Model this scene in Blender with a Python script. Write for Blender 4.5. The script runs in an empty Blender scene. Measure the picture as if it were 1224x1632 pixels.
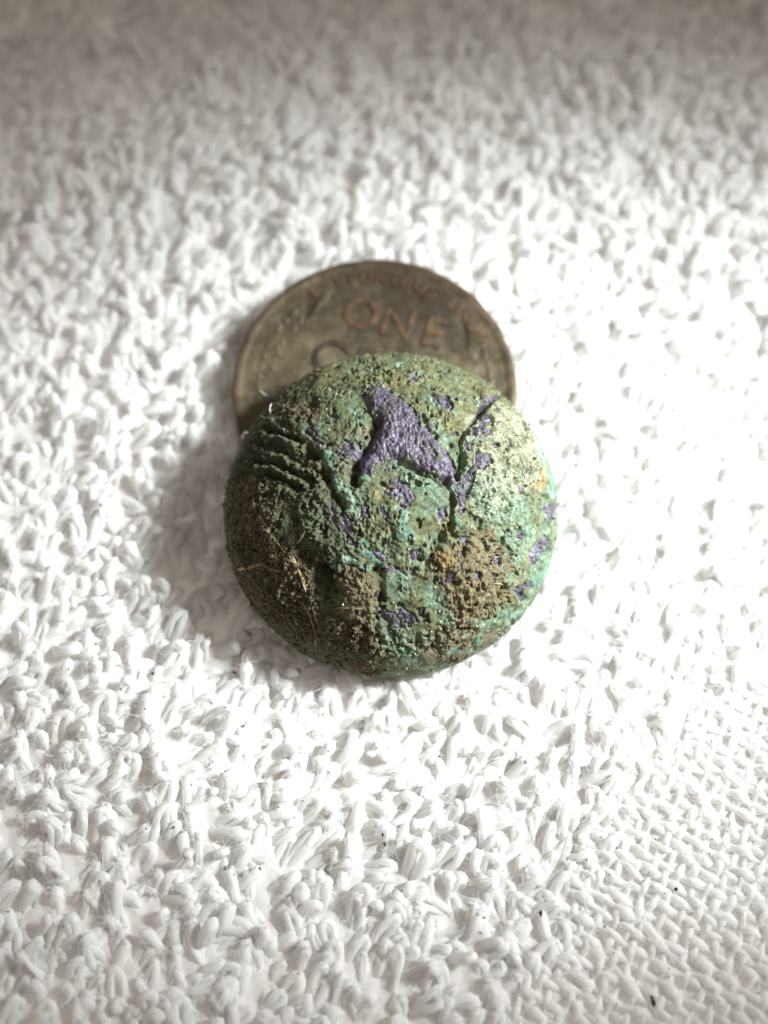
import bpy, bmesh, math
import numpy as np

# ---------------------------------------------------------------- camera, world, lights
# real size in metres; the numbers below are millimetres and are scaled by MM
MM = 0.001
sc = bpy.context.scene
C = sc.collection
TILT = math.radians(24)
DIST = 85.0
AIM = np.array([0, 0, 3.0])
cd = bpy.data.cameras.new('camera')
cam = bpy.data.objects.new('camera', cd)
C.objects.link(cam)
cam.location = (AIM + np.array([0, -DIST * math.sin(TILT), DIST * math.cos(TILT)])) * MM
cam.rotation_euler = (TILT, 0, 0)
cd.sensor_fit = 'HORIZONTAL'
cd.sensor_width = 36
cd.angle_x = math.radians(31.5)
cd.clip_start = 0.002
cd.clip_end = 5.0
cd.dof.use_dof = True
cd.dof.focus_distance = 0.0808
cd.dof.aperture_fstop = 26
sc.camera = cam

w = bpy.data.worlds.new('World')
sc.world = w
w.use_nodes = True
w.node_tree.nodes['Background'].inputs[0].default_value = (1.0, 0.865, 0.755, 1)
w.node_tree.nodes['Background'].inputs[1].default_value = 0.33

sc.view_settings.view_transform = 'Standard'
sc.view_settings.look = 'None'
sc.view_settings.exposure = 0
sc.view_settings.gamma = 1
sc.cycles.max_bounces = 18
sc.cycles.diffuse_bounces = 16
sc.cycles.transmission_bounces = 16

# the lamp: a small soft spot to the right of the button, a little behind it
EL, AZ = math.radians(43), math.radians(8)
ld = bpy.data.lights.new('lamp', 'SPOT')
lamp = bpy.data.objects.new('lamp', ld)
C.objects.link(lamp)
POOL = np.array([10.5, 2.3, 0.0])
ldir = np.array([math.cos(EL) * math.cos(AZ), math.cos(EL) * math.sin(AZ), math.sin(EL)])
from mathutils import Vector, Matrix
lamp.location = (POOL + ldir * 130) * MM
lamp.rotation_euler = Vector(-ldir).to_track_quat('-Z', 'Y').to_euler()
ld.energy = 3.55
ld.color = (0.955, 1.0, 1.0)
ld.shadow_soft_size = 0.019
ld.spot_size = math.radians(27.5)
ld.spot_blend = 1.0

# ---------------------------------------------------------------- helpers
rng = np.random.default_rng(7)

def link(name, me, mat=None, parent=None, **props):
    o = bpy.data.objects.new(name, me)
    C.objects.link(o)
    if mat is not None and me is not None:
        me.materials.append(mat)
    if parent is not None:
        o.parent = parent
    for k, v in props.items():
        o[k] = v
    return o

def mesh(name, v, f, smooth=True):
    """v (N,3) mm, f (M,k) ints"""
    me = bpy.data.meshes.new(name)
    v = np.asarray(v, np.float32) * MM
    f = np.asarray(f, np.int32)
    me.vertices.add(len(v))
    me.vertices.foreach_set('co', v.ravel())
    k = f.shape[1]
    me.loops.add(f.size)
    me.loops.foreach_set('vertex_index', f.ravel())
    me.polygons.add(len(f))
    me.polygons.foreach_set('loop_start', np.arange(len(f), dtype=np.int32) * k)
    me.polygons.foreach_set('use_smooth', np.full(len(f), smooth))
    me.update(calc_edges=True)
    return me

def attr(me, name, a):
    t = me.attributes.new(name, 'FLOAT', 'POINT')
    t.data.foreach_set('value', np.asarray(a, np.float32).ravel())

def _hash(i, j, k, seed):
    h = (i.astype(np.uint32) * np.uint32(374761393) + j.astype(np.uint32) * np.uint32(668265263)
         + k.astype(np.uint32) * np.uint32(2147483647 & 0x5bd1e995) + np.uint32(seed * 974634777 & 0xffffffff))
    h ^= h >> np.uint32(13); h *= np.uint32(1274126177); h ^= h >> np.uint32(16)
    h *= np.uint32(2246822519); h ^= h >> np.uint32(13)
    return h.astype(np.float32) / np.float32(4294967295.0)

def vnoise(p, seed=0):
    """value noise 0..1 at points p (N,3)"""
    p = np.asarray(p, np.float64)
    b = np.floor(p); f = (p - b).astype(np.float32); b = b.astype(np.int64)
    f = f * f * f * (f * (f * 6 - 15) + 10)
    r = 0
    for dx in (0, 1):
        wx = f[:, 0] if dx else 1 - f[:, 0]
        for dy in (0, 1):
            wy = f[:, 1] if dy else 1 - f[:, 1]
            for dz in (0, 1):
                wz = f[:, 2] if dz else 1 - f[:, 2]
                r = r + wx * wy * wz * _hash(b[:, 0] + dx, b[:, 1] + dy, b[:, 2] + dz, seed)
    return r

def fbm(p, scale, octv=4, seed=0, gain=0.5):
    """-1..1"""
    r = 0; a = 1; t = 0
    R = np.array([[0.36, 0.48, -0.8], [-0.8, 0.6, 0], [0.48, 0.64, 0.6]])
    q = np.asarray(p) / scale + 100
    for o in range(octv):
        r = r + a * (vnoise(q, seed + o * 17) * 2 - 1); t += a
        a *= gain; q = q @ R.T * 2.03 + 11.7
    return r / t * 1.6

def cells(p, scale, seed=0):
    """worley: F1 distance, F2-F1, cell id value"""
    q = np.asarray(p) / scale + 200
    b = np.floor(q).astype(np.int64)
    f1 = np.full(len(q), 9.0); f2 = np.full(len(q), 9.0); cid = np.zeros(len(q))
    for dx in (-1, 0, 1):
        for dy in (-1, 0, 1):
            for dz in (-1, 0, 1):
                i, j, k = b[:, 0] + dx, b[:, 1] + dy, b[:, 2] + dz
                c = np.stack([i + _hash(i, j, k, seed), j + _hash(i, j, k, seed + 1), k + _hash(i, j, k, seed + 2)], 1)
                d = np.linalg.norm(c - q, axis=1)
                h = _hash(i, j, k, seed + 3)
                n = d < f1
                f2 = np.where(n, f1, np.minimum(f2, d)); cid = np.where(n, h, cid); f1 = np.where(n, d, f1)
    return f1, f2 - f1, cid

def sstep(a, b, x):
    t = np.clip((x - a) / (b - a), 0, 1)
    return t * t * (3 - 2 * t)

def seg_dist(P, pts, closed):
    pts = np.asarray(pts, float)
    n = len(pts); d = np.full(len(P), 1e9)
    for i in range(n if closed else n - 1):
        a, b = pts[i], pts[(i + 1) % n]
        ab = b - a
        t = np.clip(((P - a) @ ab) / max(ab @ ab, 1e-9), 0, 1)
        d = np.minimum(d, np.hypot(*(P - a - t[:, None] * ab).T))
    return d

def sdf(P, pts):
    """signed distance to polygon, positive inside"""
    pts = np.asarray(pts, float)
    d = seg_dist(P, pts, True)
    ins = np.zeros(len(P), bool)
    n = len(pts)
    for i in range(n):
        a, b = pts[i], pts[(i + 1) % n]
        if a[1] == b[1]:
            continue
        c = (a[1] > P[:, 1]) != (b[1] > P[:, 1])
        x = (b[0] - a[0]) * (P[:, 1] - a[1]) / (b[1] - a[1]) + a[0]
        ins ^= c & (P[:, 0] < x)
    return np.where(ins, d, -d)

def tubes(cl, rad, ring=7, ply=None, caps=True):
    """cl (N,K,3) centre lines, rad (N,K) radii -> verts, quads, ring count info (s,theta per vert)"""
    cl = np.asarray(cl, float)
    N, K, _ = cl.shape
    t = np.gradient(cl, axis=1)
    t /= np.linalg.norm(t, axis=2, keepdims=True) + 1e-12
    up = np.where(np.abs(t[:, :1, 2:3]) > 0.9, np.array([1.0, 0, 0]), np.array([0, 0, 1.0]))
    n = np.zeros_like(cl)
    v = up - (up * t[:, :1]).sum(2, keepdims=True) * t[:, :1]
    n[:, :1] = v / (np.linalg.norm(v, axis=2, keepdims=True) + 1e-12)
    for k in range(1, K):
        v = n[:, k - 1] - (n[:, k - 1] * t[:, k]).sum(1, keepdims=True) * t[:, k]
        n[:, k] = v / (np.linalg.norm(v, axis=1, keepdims=True) + 1e-12)
    b = np.cross(t, n)
    th = np.linspace(0, 2 * math.pi, ring, endpoint=False)
    r = np.broadcast_to(np.asarray(rad)[:, :, None], (N, K, ring)).copy()
    if ply is not None:
        s = np.arange(K)[None, :, None]
        r *= 1 + 0.10 * np.cos(2 * th[None, None] + s * ply + rng.random((N, 1, 1)) * 6)
        r *= 1 + 0.04 * rng.standard_normal((N, K, ring))
    V = cl[:, :, None] + r[..., None] * (np.cos(th)[None, None, :, None] * n[:, :, None] + np.sin(th)[None, None, :, None] * b[:, :, None])
    idx = np.arange(N * K * ring).reshape(N, K, ring)
    a = idx[:, :-1]; c = idx[:, 1:]
    F = np.stack([a, np.roll(a, -1, 2), np.roll(c, -1, 2), c], -1).reshape(-1, 4)
    sl = np.concatenate([np.zeros((N, 1)), np.cumsum(np.linalg.norm(np.diff(cl, axis=1), axis=2), 1)], 1)[:, :, None]
    ta = th[None, None] - sl * 2.0
    off = rng.random((N, 1, 1)) * 40
    tubes.fib = np.stack([np.cos(ta), np.sin(ta), sl * 0.35 + off + 0 * ta], -1).reshape(-1, 3)
    return V.reshape(-1, 3), F

def fibre_attr(me, a):
    t = me.attributes.new('fib', 'FLOAT_VECTOR', 'POINT')
    t.data.foreach_set('vector', np.asarray(a, np.float32).ravel())

# node helpers
def new_mat(name):
    m = bpy.data.materials.new(name)
    m.use_nodes = True
    nt = m.node_tree
    return m, nt, nt.nodes['Principled BSDF']

class NT:
    def __init__(s, nt): s.nt = nt
    def n(s, t, **k):
        x = s.nt.nodes.new(t)
        for a, b in k.items(): setattr(x, a, b)
        return x
    def l(s, a, b): s.nt.links.new(a, b)
    def att(s, name):
        return s.n('ShaderNodeAttribute', attribute_name=name).outputs['Fac']
    def noise(s, vec, scale, detail=4, rough=0.6):
        x = s.n('ShaderNodeTexNoise'); x.inputs['Scale'].default_value = scale
        x.inputs['Detail'].default_value = detail; x.inputs['Roughness'].default_value = rough
        if vec is not None: s.l(vec, x.inputs['Vector'])
        return x.outputs['Fac']
    def ramp(s, fac, *stops):
        x = s.n('ShaderNodeValToRGB'); e = x.color_ramp.elements
        while len(e) < len(stops): e.new(0.5)
        for i, (p, c) in enumerate(stops):
            e[i].position = p; e[i].color = (*c, 1) if len(c) == 3 else c
        s.l(fac, x.inputs[0]); return x.outputs[0]
    def mix(s, fac, a, b, mode='MIX'):
        x = s.n('ShaderNodeMix', data_type='RGBA', blend_type=mode)
        for sock, v in ((x.inputs[0], fac), (x.inputs[6], a), (x.inputs[7], b)):
            if hasattr(v, 'is_output'): s.l(v, sock)
            elif isinstance(v, (int, float)): sock.default_value = v
            else: sock.default_value = (*v, 1)
        return x.outputs[2]
    def math(s, op, a, b=0.0):
        x = s.n('ShaderNodeMath', operation=op)
        for i, v in enumerate((a, b)):
            if hasattr(v, 'is_output'): s.l(v, x.inputs[i])
            else: x.inputs[i].default_value = v
        return x.outputs[0]
    def mr(s, v, a, b, c, d):
        x = s.n('ShaderNodeMapRange')
        s.l(v, x.inputs[0])
        for i, q in enumerate((a, b, c, d)): x.inputs[i + 1].default_value = q
        return x.outputs[0]
    def bump(s, h, strength, dist, target):
        x = s.n('ShaderNodeBump'); x.inputs['Strength'].default_value = strength; x.inputs['Distance'].default_value = dist
        s.l(h, x.inputs['Height']); s.l(x.outputs[0], target)

# ---------------------------------------------------------------- placement of the two objects (mm)
R, H, BT = 10.58, 7.0, math.radians(6)
BL = np.array([0.45, 0.6, 1.75])
UNDER = -1.3                       # underside of the button below its widest circle
CR, CTK, CT = 9.525, 1.5, math.radians(5)
CL = np.array([-0.63, 10.05, 1.15])  # centre of the cent's upper face

def towel_rise(x, y):
    P = np.stack([x, y, 0 * x], 1)
    return 0.45 * fbm(P, 16.0, 2, 41) + 0.5 * np.exp(-((x + 0.5) ** 2 + (y - 19) ** 2) / 60.0) - 0.25

def support(x, y):
    """height of the lowest thing lying over the towel at (x,y); +9 where nothing lies"""
    s = np.full(len(x), 9.0)
    dx, dy = x - CL[0], (y - CL[1]) / math.cos(CT)
    rc = np.hypot(dx, dy)
    zc = CL[2] - CTK + dy * math.sin(CT)
    s = np.minimum(s, zc + np.maximum(rc - CR + 0.1, 0) * 2.2)
    dx, dy = x - BL[0], (y - BL[1]) / math.cos(BT)
    rb = np.hypot(dx, dy)
    zb = BL[2] + UNDER + dy * math.sin(BT)
    s = np.minimum(s, zb + np.maximum(rb - R * 0.98, 0) * 1.6)
    return s

# ---------------------------------------------------------------- towel
def towel_materials():
    m, nt, bs = new_mat('white_cotton')
    N = NT(nt)
    tc = N.n('ShaderNodeTexCoord').outputs['Object']
    a = N.noise(tc, 900, 4)
    b = N.noise(tc, 120, 3)
    col = N.mix(N.mr(b, 0.3, 0.7, 0, 1), (0.965, 0.962, 0.952), (0.98, 0.979, 0.973))
    N.l(col, bs.inputs['Base Color'])
    bs.inputs['Roughness'].default_value = 0.95
    bs.inputs['Specular IOR Level'].default_value = 0.05
    st = N.noise(tc, 6000, 2)
    h = N.math('ADD', a, N.math('MULTIPLY', st, 0.35))
    fib = N.n('ShaderNodeAttribute', attribute_name='fib').outputs['Vector']
    fn_ = N.noise(fib, 4.2, 3, 0.7)
    h = N.math('ADD', N.math('MULTIPLY', h, 0.5), fn_)
    N.bump(h, 0.45, 0.00016, bs.inputs['Normal'])
    tr = N.n('ShaderNodeBsdfTranslucent')
    N.l(col, tr.inputs[0])
    mx = N.n('ShaderNodeMixShader'); mx.inputs[0].default_value = 0.5
    out = nt.nodes['Material Output']
    N.l(bs.outputs[0], mx.inputs[1]); N.l(tr.outputs[0], mx.inputs[2]); N.l(mx.outputs[0], out.inputs[0])
    return m

COT = towel_materials()
towel = link('terry_towel', None, label='white looped cotton terry towel spread under the coin and the corroded button', category='towel')
X0, X1, Y0, Y1 = -37, 37, -37, 57

WEAVE = np.array([(23.87, -9.92), (19.54, -12.71), (14.94, -17.70), (12.98, -21.73), (10.90, -25.95), (8.39, -30.00), (7.87, -33.87), (30.64, -33.87), (35.24, -6.21)])
def weave_mask(x, y):
    P = np.stack([x, y], 1)
    return sdf(P, WEAVE) + 0.9 * fbm(np.stack([x, y, 0 * x], 1), 2.5, 2, 5)

nx, ny = 330, 400
gx, gy = np.meshgrid(np.linspace(X0, X1, nx), np.linspace(Y0, Y1, ny))
gx, gy = gx.ravel(), gy.ravel()
gz = towel_rise(gx, gy) - 0.62 + 0.08 * fbm(np.stack([gx, gy, 0 * gx], 1), 1.2, 2, 3)
wa, wb = gx * 0.84 - gy * 0.545, gx * 0.44 + gy * 0.90
gz += 0.09 * np.cos(wa * math.pi / 0.8) * np.cos(wb * math.pi / 0.74)
gz = np.minimum(gz, support(gx, gy) - 0.9) - 0.05
gi = np.arange(nx * ny).reshape(ny, nx)
gf = np.stack([gi[:-1, :-1], gi[:-1, 1:], gi[1:, 1:], gi[1:, :-1]], -1).reshape(-1, 4)
link('base_cloth', mesh('base_cloth', np.stack([gx, gy, gz], 1), gf), COT, towel)

# bare weave: two sets of yarns passing over and under each other
def weave():
    VV, FF, GG, off = [], [], [], 0
    c0 = np.array([18.0, -22.0])
    for ang, r0, sp, ph in ((-33, 0.27, 0.74, 0), (64, 0.215, 0.82, 1)):
        d = np.array([math.cos(math.radians(ang)), math.sin(math.radians(ang))])
        q = np.array([-d[1], d[0]])
        spo = 0.82 if ph == 0 else 0.74
        for i in range(-40, 41):
            s = np.arange(-30, 30, 0.16)
            wob = 0.12 * np.sin(s * 0.31 + i * 1.7) + 0.09 * np.sin(s * 1.13 + i * 2.9) + 0.06 * np.sin(s * 2.4 + i * 4.1)
            xy = c0 + q * (i * sp + wob[:, None]) + d * s[:, None]
            k = weave_mask(xy[:, 0], xy[:, 1]) > -1.6
            k &= (xy[:, 0] < X1) & (xy[:, 1] > Y0)
            xy, s = xy[k], s[k]
            if len(s) < 12: continue
            amp = 0.11 if ph == 0 else 0.13
            z = towel_rise(xy[:, 0], xy[:, 1]) - 0.50 + amp * np.cos(s / spo * math.pi + (i + ph) * math.pi) + 0.05 * rng.standard_normal()
            z += 0.05 * np.sin(s * 2.3 + i)
            # split where the mask breaks the run
            br = np.where(np.diff(s) > 0.2)[0] + 1
            for part in np.split(np.arange(len(s)), br):
                if len(part) < 8: continue
                cl = np.stack([xy[part, 0], xy[part, 1], z[part]], 1)[None]
                ra = r0 * (1 + 0.18 * np.sin(s[part] * 1.3 + i * 1.7) + 0.10 * np.sin(s[part] * 5.1 + i))
                ra = ra * (0.92 + 0.16 * np.cos(s[part] / spo * math.pi + (i + ph) * math.pi))
                v, f = tubes(cl, ra[None], 7, ply=0.9)
                VV.append(v); FF.append(f + off); GG.append(tubes.fib); off += len(v)
    weave.fib = np.concatenate(GG)
    return np.concatenate(VV), np.concatenate(FF)
v, f = weave()
WV = v
me = mesh('woven_yarn', v, f); fibre_attr(me, weave.fib)
link('woven_yarn', me, COT, towel, kind='stuff')

# the pile: thousands of leaning yarn loops
def pile():
    a = math.radians(27.5)
    ux, uy = np.array([math.cos(a), -math.sin(a)]), np.array([math.sin(a), math.cos(a)])
    ii, jj = np.meshgrid(np.arange(-100, 101), np.arange(-100, 101))
    p = ii.ravel()[:, None] * 0.90 * ux + jj.ravel()[:, None] * 0.98 * uy
    p = p + rng.normal(0, 0.30, p.shape) + np.array([0, 10])
    k = (p[:, 0] > X0) & (p[:, 0] < X1) & (p[:, 1] > Y0) & (p[:, 1] < Y1)
    p = p[k]
    wm = weave_mask(p[:, 0], p[:, 1])
    k = rng.random(len(p)) > sstep(-1.6, 0.5, wm)
    k &= rng.random(len(p)) > 0.06
    p, wm = p[k], wm[k]
    n = len(p)
    K = 11
    t = np.linspace(0, 1, K)[None, :]
    flow = fbm(np.stack([p[:, 0], p[:, 1], 0 * p[:, 0]], 1), 9.0, 2, 77)
    phi = np.radians(66 + 28 * flow + rng.normal(0, 38, n))
    lam = np.radians(np.clip(rng.normal(68, 14, n), 15, 90))
    low = sstep(-6, -0.5, wm)
    lam = lam + (np.radians(80) - lam) * 0.5 * low
    ln = np.clip(rng.normal(1.7, 0.38, n), 0.9, 2.7)
    wd = np.clip(rng.normal(0.27, 0.13, n), 0.08, 0.65)
    psi = phi + math.pi / 2 + rng.normal(0, 0.7, n)
    sin = np.sin(math.pi * t) ** 0.85
    cosw = np.cos(math.pi * t)
    cosw = np.sign(cosw) * np.abs(cosw) ** 0.8 * (0.75 + 0.45 * sin)
    z0 = towel_rise(p[:, 0], p[:, 1]) - 1.0
    L = (ln * np.sin(lam))[:, None] * sin
    twist = rng.normal(0, 0.9, n)[:, None] * sin
    ca, sa = np.cos(psi[:, None] + twist), np.sin(psi[:, None] + twist)
    x = p[:, :1] + np.cos(phi)[:, None] * L + ca * wd[:, None] * cosw
    y = p[:, 1:] + np.sin(phi)[:, None] * L + sa * wd[:, None] * cosw
    droop = 0.35 * (ln * np.sin(lam))[:, None] * sin ** 3
    z = z0[:, None] + (ln * np.cos(lam))[:, None] * sin - droop * 0.5 + 0.38 * sin
    for q, amp in ((1, 0.16), (2, 0.10), (3, 0.06)):
        a3 = rng.normal(0, amp, (3, n, 1)); b3 = rng.uniform(0, 6.28, (3, n, 1))
        wv = a3 * np.sin(q * math.pi * t[None] * 1.3 + b3)
        x, y, z = x + wv[0] * sin, y + wv[1] * sin, z + wv[2] * sin * 0.6
    rad = np.clip(rng.normal(0.275, 0.045, n), 0.18, 0.38)[:, None] * (0.9 + 0.2 * sin)
    sup = support(x.ravel(), y.ravel()).reshape(x.shape)
    z = np.minimum(z, sup - rad * 1.12)
    return tubes(np.stack([x, y, z], -1), rad, 7, ply=1.1), (x, y, z, rad)
(v, f), (px, py, lz, lr) = pile()
me = mesh('loop_pile', v, f); fibre_attr(me, tubes.fib)
link('loop_pile', me, COT, towel, kind='stuff')

# loose fibres that run along the yarns and stand off them
def fuzz(nf, K=8):
    n, KL = px.shape
    near = np.where((np.abs(px[:, 5]) < 32) & (py[:, 5] > -33) & (py[:, 5] < 48))[0]
    i = rng.choice(near, nf)
    t0 = rng.uniform(1.5, 8.0, nf); dt = rng.uniform(0.8, 3.6, nf) * np.where(rng.random(nf) < 0.5, -1, 1)
    u = np.linspace(0, 1, K)[None]
    t = np.clip(t0[:, None] + dt[:, None] * u, 0.5, KL - 1.5)
    k = t.astype(int); f = t - k
    I = i[:, None]
    c = np.stack([a[I, k] * (1 - f) + a[I, k + 1] * f for a in (px, py, lz)], -1)
    r = lr[I, k]
    d = rng.normal(0, 1, (nf, 3)); d[:, 2] = np.abs(d[:, 2]) * 0.9 + 0.1
    d /= np.linalg.norm(d, axis=1, keepdims=True)
    e = rng.normal(0, 1, (nf, 3))
    stand = rng.gamma(1.6, 0.22, nf)[:, None, None]
    P = c + d[:, None] * (r[..., None] * (0.85 + 0.25 * u[..., None]) + stand * (u[..., None] ** 1.5) * 0.8)
    P = P + e[:, None] * (0.22 * stand * (u ** 2)[..., None]) + rng.normal(0, 0.02, (nf, K, 3))
    sup = support(P[:, :, 0].ravel(), P[:, :, 1].ravel()).reshape(P.shape[:2])
    P[:, :, 2] = np.minimum(P[:, :, 2], sup - 0.03)
    cu = bpy.data.hair_curves.new('cotton_fuzz')
    cu.add_curves([K] * nf)
    cu.attributes['position'].data.foreach_set('vector', (P * MM).astype(np.float32).ravel())
    ra = np.broadcast_to(rng.uniform(0.010, 0.020, (nf, 1)) * np.linspace(1, 0.5, K), (nf, K)) * MM
    (cu.attributes.get('radius') or cu.attributes.new('radius', 'FLOAT', 'POINT')).data.foreach_set('value', ra.astype(np.float32).ravel())
    return cu
link('cotton_fuzz', fuzz(110000), COT, towel, kind='stuff')

def weave_fuzz(nf, K=6):
    r0 = WV[rng.integers(0, len(WV), nf)]
    d = rng.normal(0, 1, (nf, 3)); d[:, 2] = np.abs(d[:, 2]) * 0.35
    d /= np.linalg.norm(d, axis=1, keepdims=True)
    e = rng.normal(0, 1, (nf, 3)); e[:, 2] *= 0.3
    u = np.linspace(0, 1, K)[None, :, None]
    ln = rng.gamma(2.0, 0.2, nf)[:, None, None]
    P = r0[:, None] + ln * (u * d[:, None] + 0.5 * u * u * e[:, None]) + np.array([0, 0, 0.02])
    cu = bpy.data.hair_curves.new('woven_fuzz')
    cu.add_curves([K] * nf)
    cu.attributes['position'].data.foreach_set('vector', (P * MM).astype(np.float32).ravel())
    ra = np.broadcast_to(rng.uniform(0.008, 0.016, (nf, 1)) * np.linspace(1, 0.5, K), (nf, K)) * MM
    (cu.attributes.get('radius') or cu.attributes.new('radius', 'FLOAT', 'POINT')).data.foreach_set('value', ra.astype(np.float32).ravel())
    return cu
link('woven_fuzz', weave_fuzz(30000), COT, towel, kind='stuff')

# ---------------------------------------------------------------- the cent
def coin_material(kind):
    m, nt, bs = new_mat({'field': 'brown_copper', 'dark': 'dark_copper', 'letter': 'rubbed_copper'}[kind])
    N = NT(nt)
    tc = N.n('ShaderNodeTexCoord').outputs['Object']
    big = N.noise(tc, 260, 5, 0.65)
    mid = N.noise(tc, 1300, 5, 0.7)
    if kind == 'field':
        sx = N.n('ShaderNodeSeparateXYZ'); N.l(tc, sx.inputs[0])
        rr = N.math('SQRT', N.math('ADD', N.math('POWER', sx.outputs[0], 2.0), N.math('POWER', sx.outputs[1], 2.0)))
        edge = N.mr(N.math('ADD', rr, N.math('MULTIPLY', N.math('SUBTRACT', mid, 0.5), 0.0012)), 0.0086, 0.0094, 0, 1)
        col = N.ramp(big, (0.32, (0.040, 0.032, 0.018)), (0.50, (0.090, 0.073, 0.040)), (0.70, (0.18, 0.158, 0.095)))
        col = N.mix(N.mr(mid, 0.52, 0.72, 0, 0.55), col, (0.17, 0.155, 0.10))
        col = N.mix(N.mr(mid, 0.48, 0.25, 0, 0.6), col, (0.035, 0.027, 0.018))
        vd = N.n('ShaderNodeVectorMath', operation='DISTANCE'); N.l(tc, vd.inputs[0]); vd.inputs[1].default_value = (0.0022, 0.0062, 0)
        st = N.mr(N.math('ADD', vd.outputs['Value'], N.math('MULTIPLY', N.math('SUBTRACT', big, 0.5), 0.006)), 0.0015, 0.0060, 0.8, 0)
        col = N.mix(st, col, (0.040, 0.029, 0.018))  # dim middle of the coin's sheen, painted in as a dark patch
        ec = N.ramp(mid, (0.38, (0.055, 0.034, 0.022)), (0.70, (0.15, 0.078, 0.045)))
        col = N.mix(N.math('MULTIPLY', edge, N.mr(big, 0.35, 0.65, 0.15, 0.85)), col, ec)
    elif kind == 'dark':
        col = N.ramp(mid, (0.36, (0.030, 0.022, 0.014)), (0.70, (0.075, 0.058, 0.036)))
    else:
        col = N.ramp(mid, (0.38, (0.055, 0.040, 0.022)), (0.70, (0.165, 0.085, 0.044)))
    N.l(col, bs.inputs['Base Color'])
    bs.inputs['Metallic'].default_value = 0.35
    N.l(N.mr(mid, 0.3, 0.7, 0.38, 0.6), bs.inputs['Roughness'])
    N.bump(mid, 0.35, 0.00008, bs.inputs['Normal'])
    return m
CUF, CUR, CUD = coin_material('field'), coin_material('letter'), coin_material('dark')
coin = link('copper_coin', None, label='worn brown copper one cent coin half hidden beneath the green button', category='coin')
coin.location = CL * MM
coin.rotation_euler = (CT, 0, math.radians(0))
NR, NA = 90, 260
prof_c = [(0, 0)] + [(r, 0.0) for r in np.linspace(0.2, 8.75, 60)] + [(8.85, 0.015), (8.95, 0.05), (9.1, 0.07), (9.3, 0.07), (9.42, 0.05), (9.5, -0.02), (9.525, -0.12),
          (9.525, -0.5), (9.525, -1.0), (9.525, -1.35), (9.46, -1.45), (9.3, -1.5), (6, -1.5), (0.01, -1.5)]
prof_c = np.array(prof_c)
th = np.linspace(0, 2 * math.pi, NA, endpoint=False)
cv = np.stack([prof_c[:, :1] * np.cos(th), prof_c[:, :1] * np.sin(th), prof_c[:, 1:] + 0 * th], -1).reshape(-1, 3)
topm = (cv[:, 2] > -0.05)
cv[:, 2] += topm * (0.03 * fbm(cv, 2.2, 3, 9) + 0.015 * fbm(cv, 0.5, 3, 10))
ed = np.hypot(cv[:, 0], cv[:, 1]) > 9.2
nk = 1 + ed * 0.006 * fbm(cv, 1.1, 3, 12)
cv[:, :2] *= nk[:, None]
ci = np.arange(len(prof_c) * NA).reshape(len(prof_c), NA)
cf = np.stack([ci[:-1], np.roll(ci[:-1], -1, 1), np.roll(ci[1:], -1, 1), ci[1:]], -1).reshape(-1, 4)[:, ::-1]
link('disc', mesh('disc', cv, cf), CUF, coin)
CROT = math.radians(-16)            # the lettering is turned clockwise on the towel

def letter(ch, x, y, size, rot=0.0, bev=0.05, wide=1.0, mat=None):
    cu = bpy.data.curves.new('letter', 'FONT')
    cu.body = ch; cu.size = size; cu.align_x = 'CENTER'; cu.align_y = 'CENTER'
    cu.extrude = 0.05; cu.bevel_depth = bev; cu.bevel_resolution = 2; cu.resolution_u = 6
    o = bpy.data.objects.new('letter_curve', cu)
    C.objects.link(o)
    dg = bpy.context.evaluated_depsgraph_get()
    me = bpy.data.meshes.new_from_object(o.evaluated_get(dg))
    bpy.data.objects.remove(o); bpy.data.curves.remove(cu)
    n = len(me.vertices); a = np.zeros(n * 3, np.float32)
    me.vertices.foreach_get('co', a); a = a.reshape(-1, 3)
    a[:, 0] *= wide
    a[:, 2] = a[:, 2] * 0.7 + 0.03
    c, s = math.cos(rot), math.sin(rot)
    q = np.stack([x + c * a[:, 0] - s * a[:, 1], y + s * a[:, 0] + c * a[:, 1]], 1)
    c, s = math.cos(CROT), math.sin(CROT)
    a[:, 0], a[:, 1] = c * q[:, 0] - s * q[:, 1], s * q[:, 0] + c * q[:, 1]
    me.vertices.foreach_set('co', (a * MM).ravel())
    for p in me.polygons: p.use_smooth = True
    me.materials.clear()
    me.update()
    return link('letter', me, mat or CUR, coin)
for ch, x in (('O', -2.35), ('N', 0.25), ('E', 2.75)):
    letter(ch, x, 4.75, 3.25, bev=0.03, wide=0.95)
for ch, x in (('C', -3.5), ('E', -1.1), ('N', 1.3), ('T', 3.6)):
    letter(ch, x, 0.95, 3.7, bev=0.05, wide=0.95, mat=CUD)
txt = 'E PLURIBUS UNUM'
for i, ch in enumerate(txt):
    if ch == ' ': continue
    an = math.radians(90 + 47 - i * 94 / (len(txt) - 1))
    letter(ch, 8.0 * math.cos(an), 8.0 * math.sin(an), 1.3, an - math.pi / 2, bev=0.015)
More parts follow.
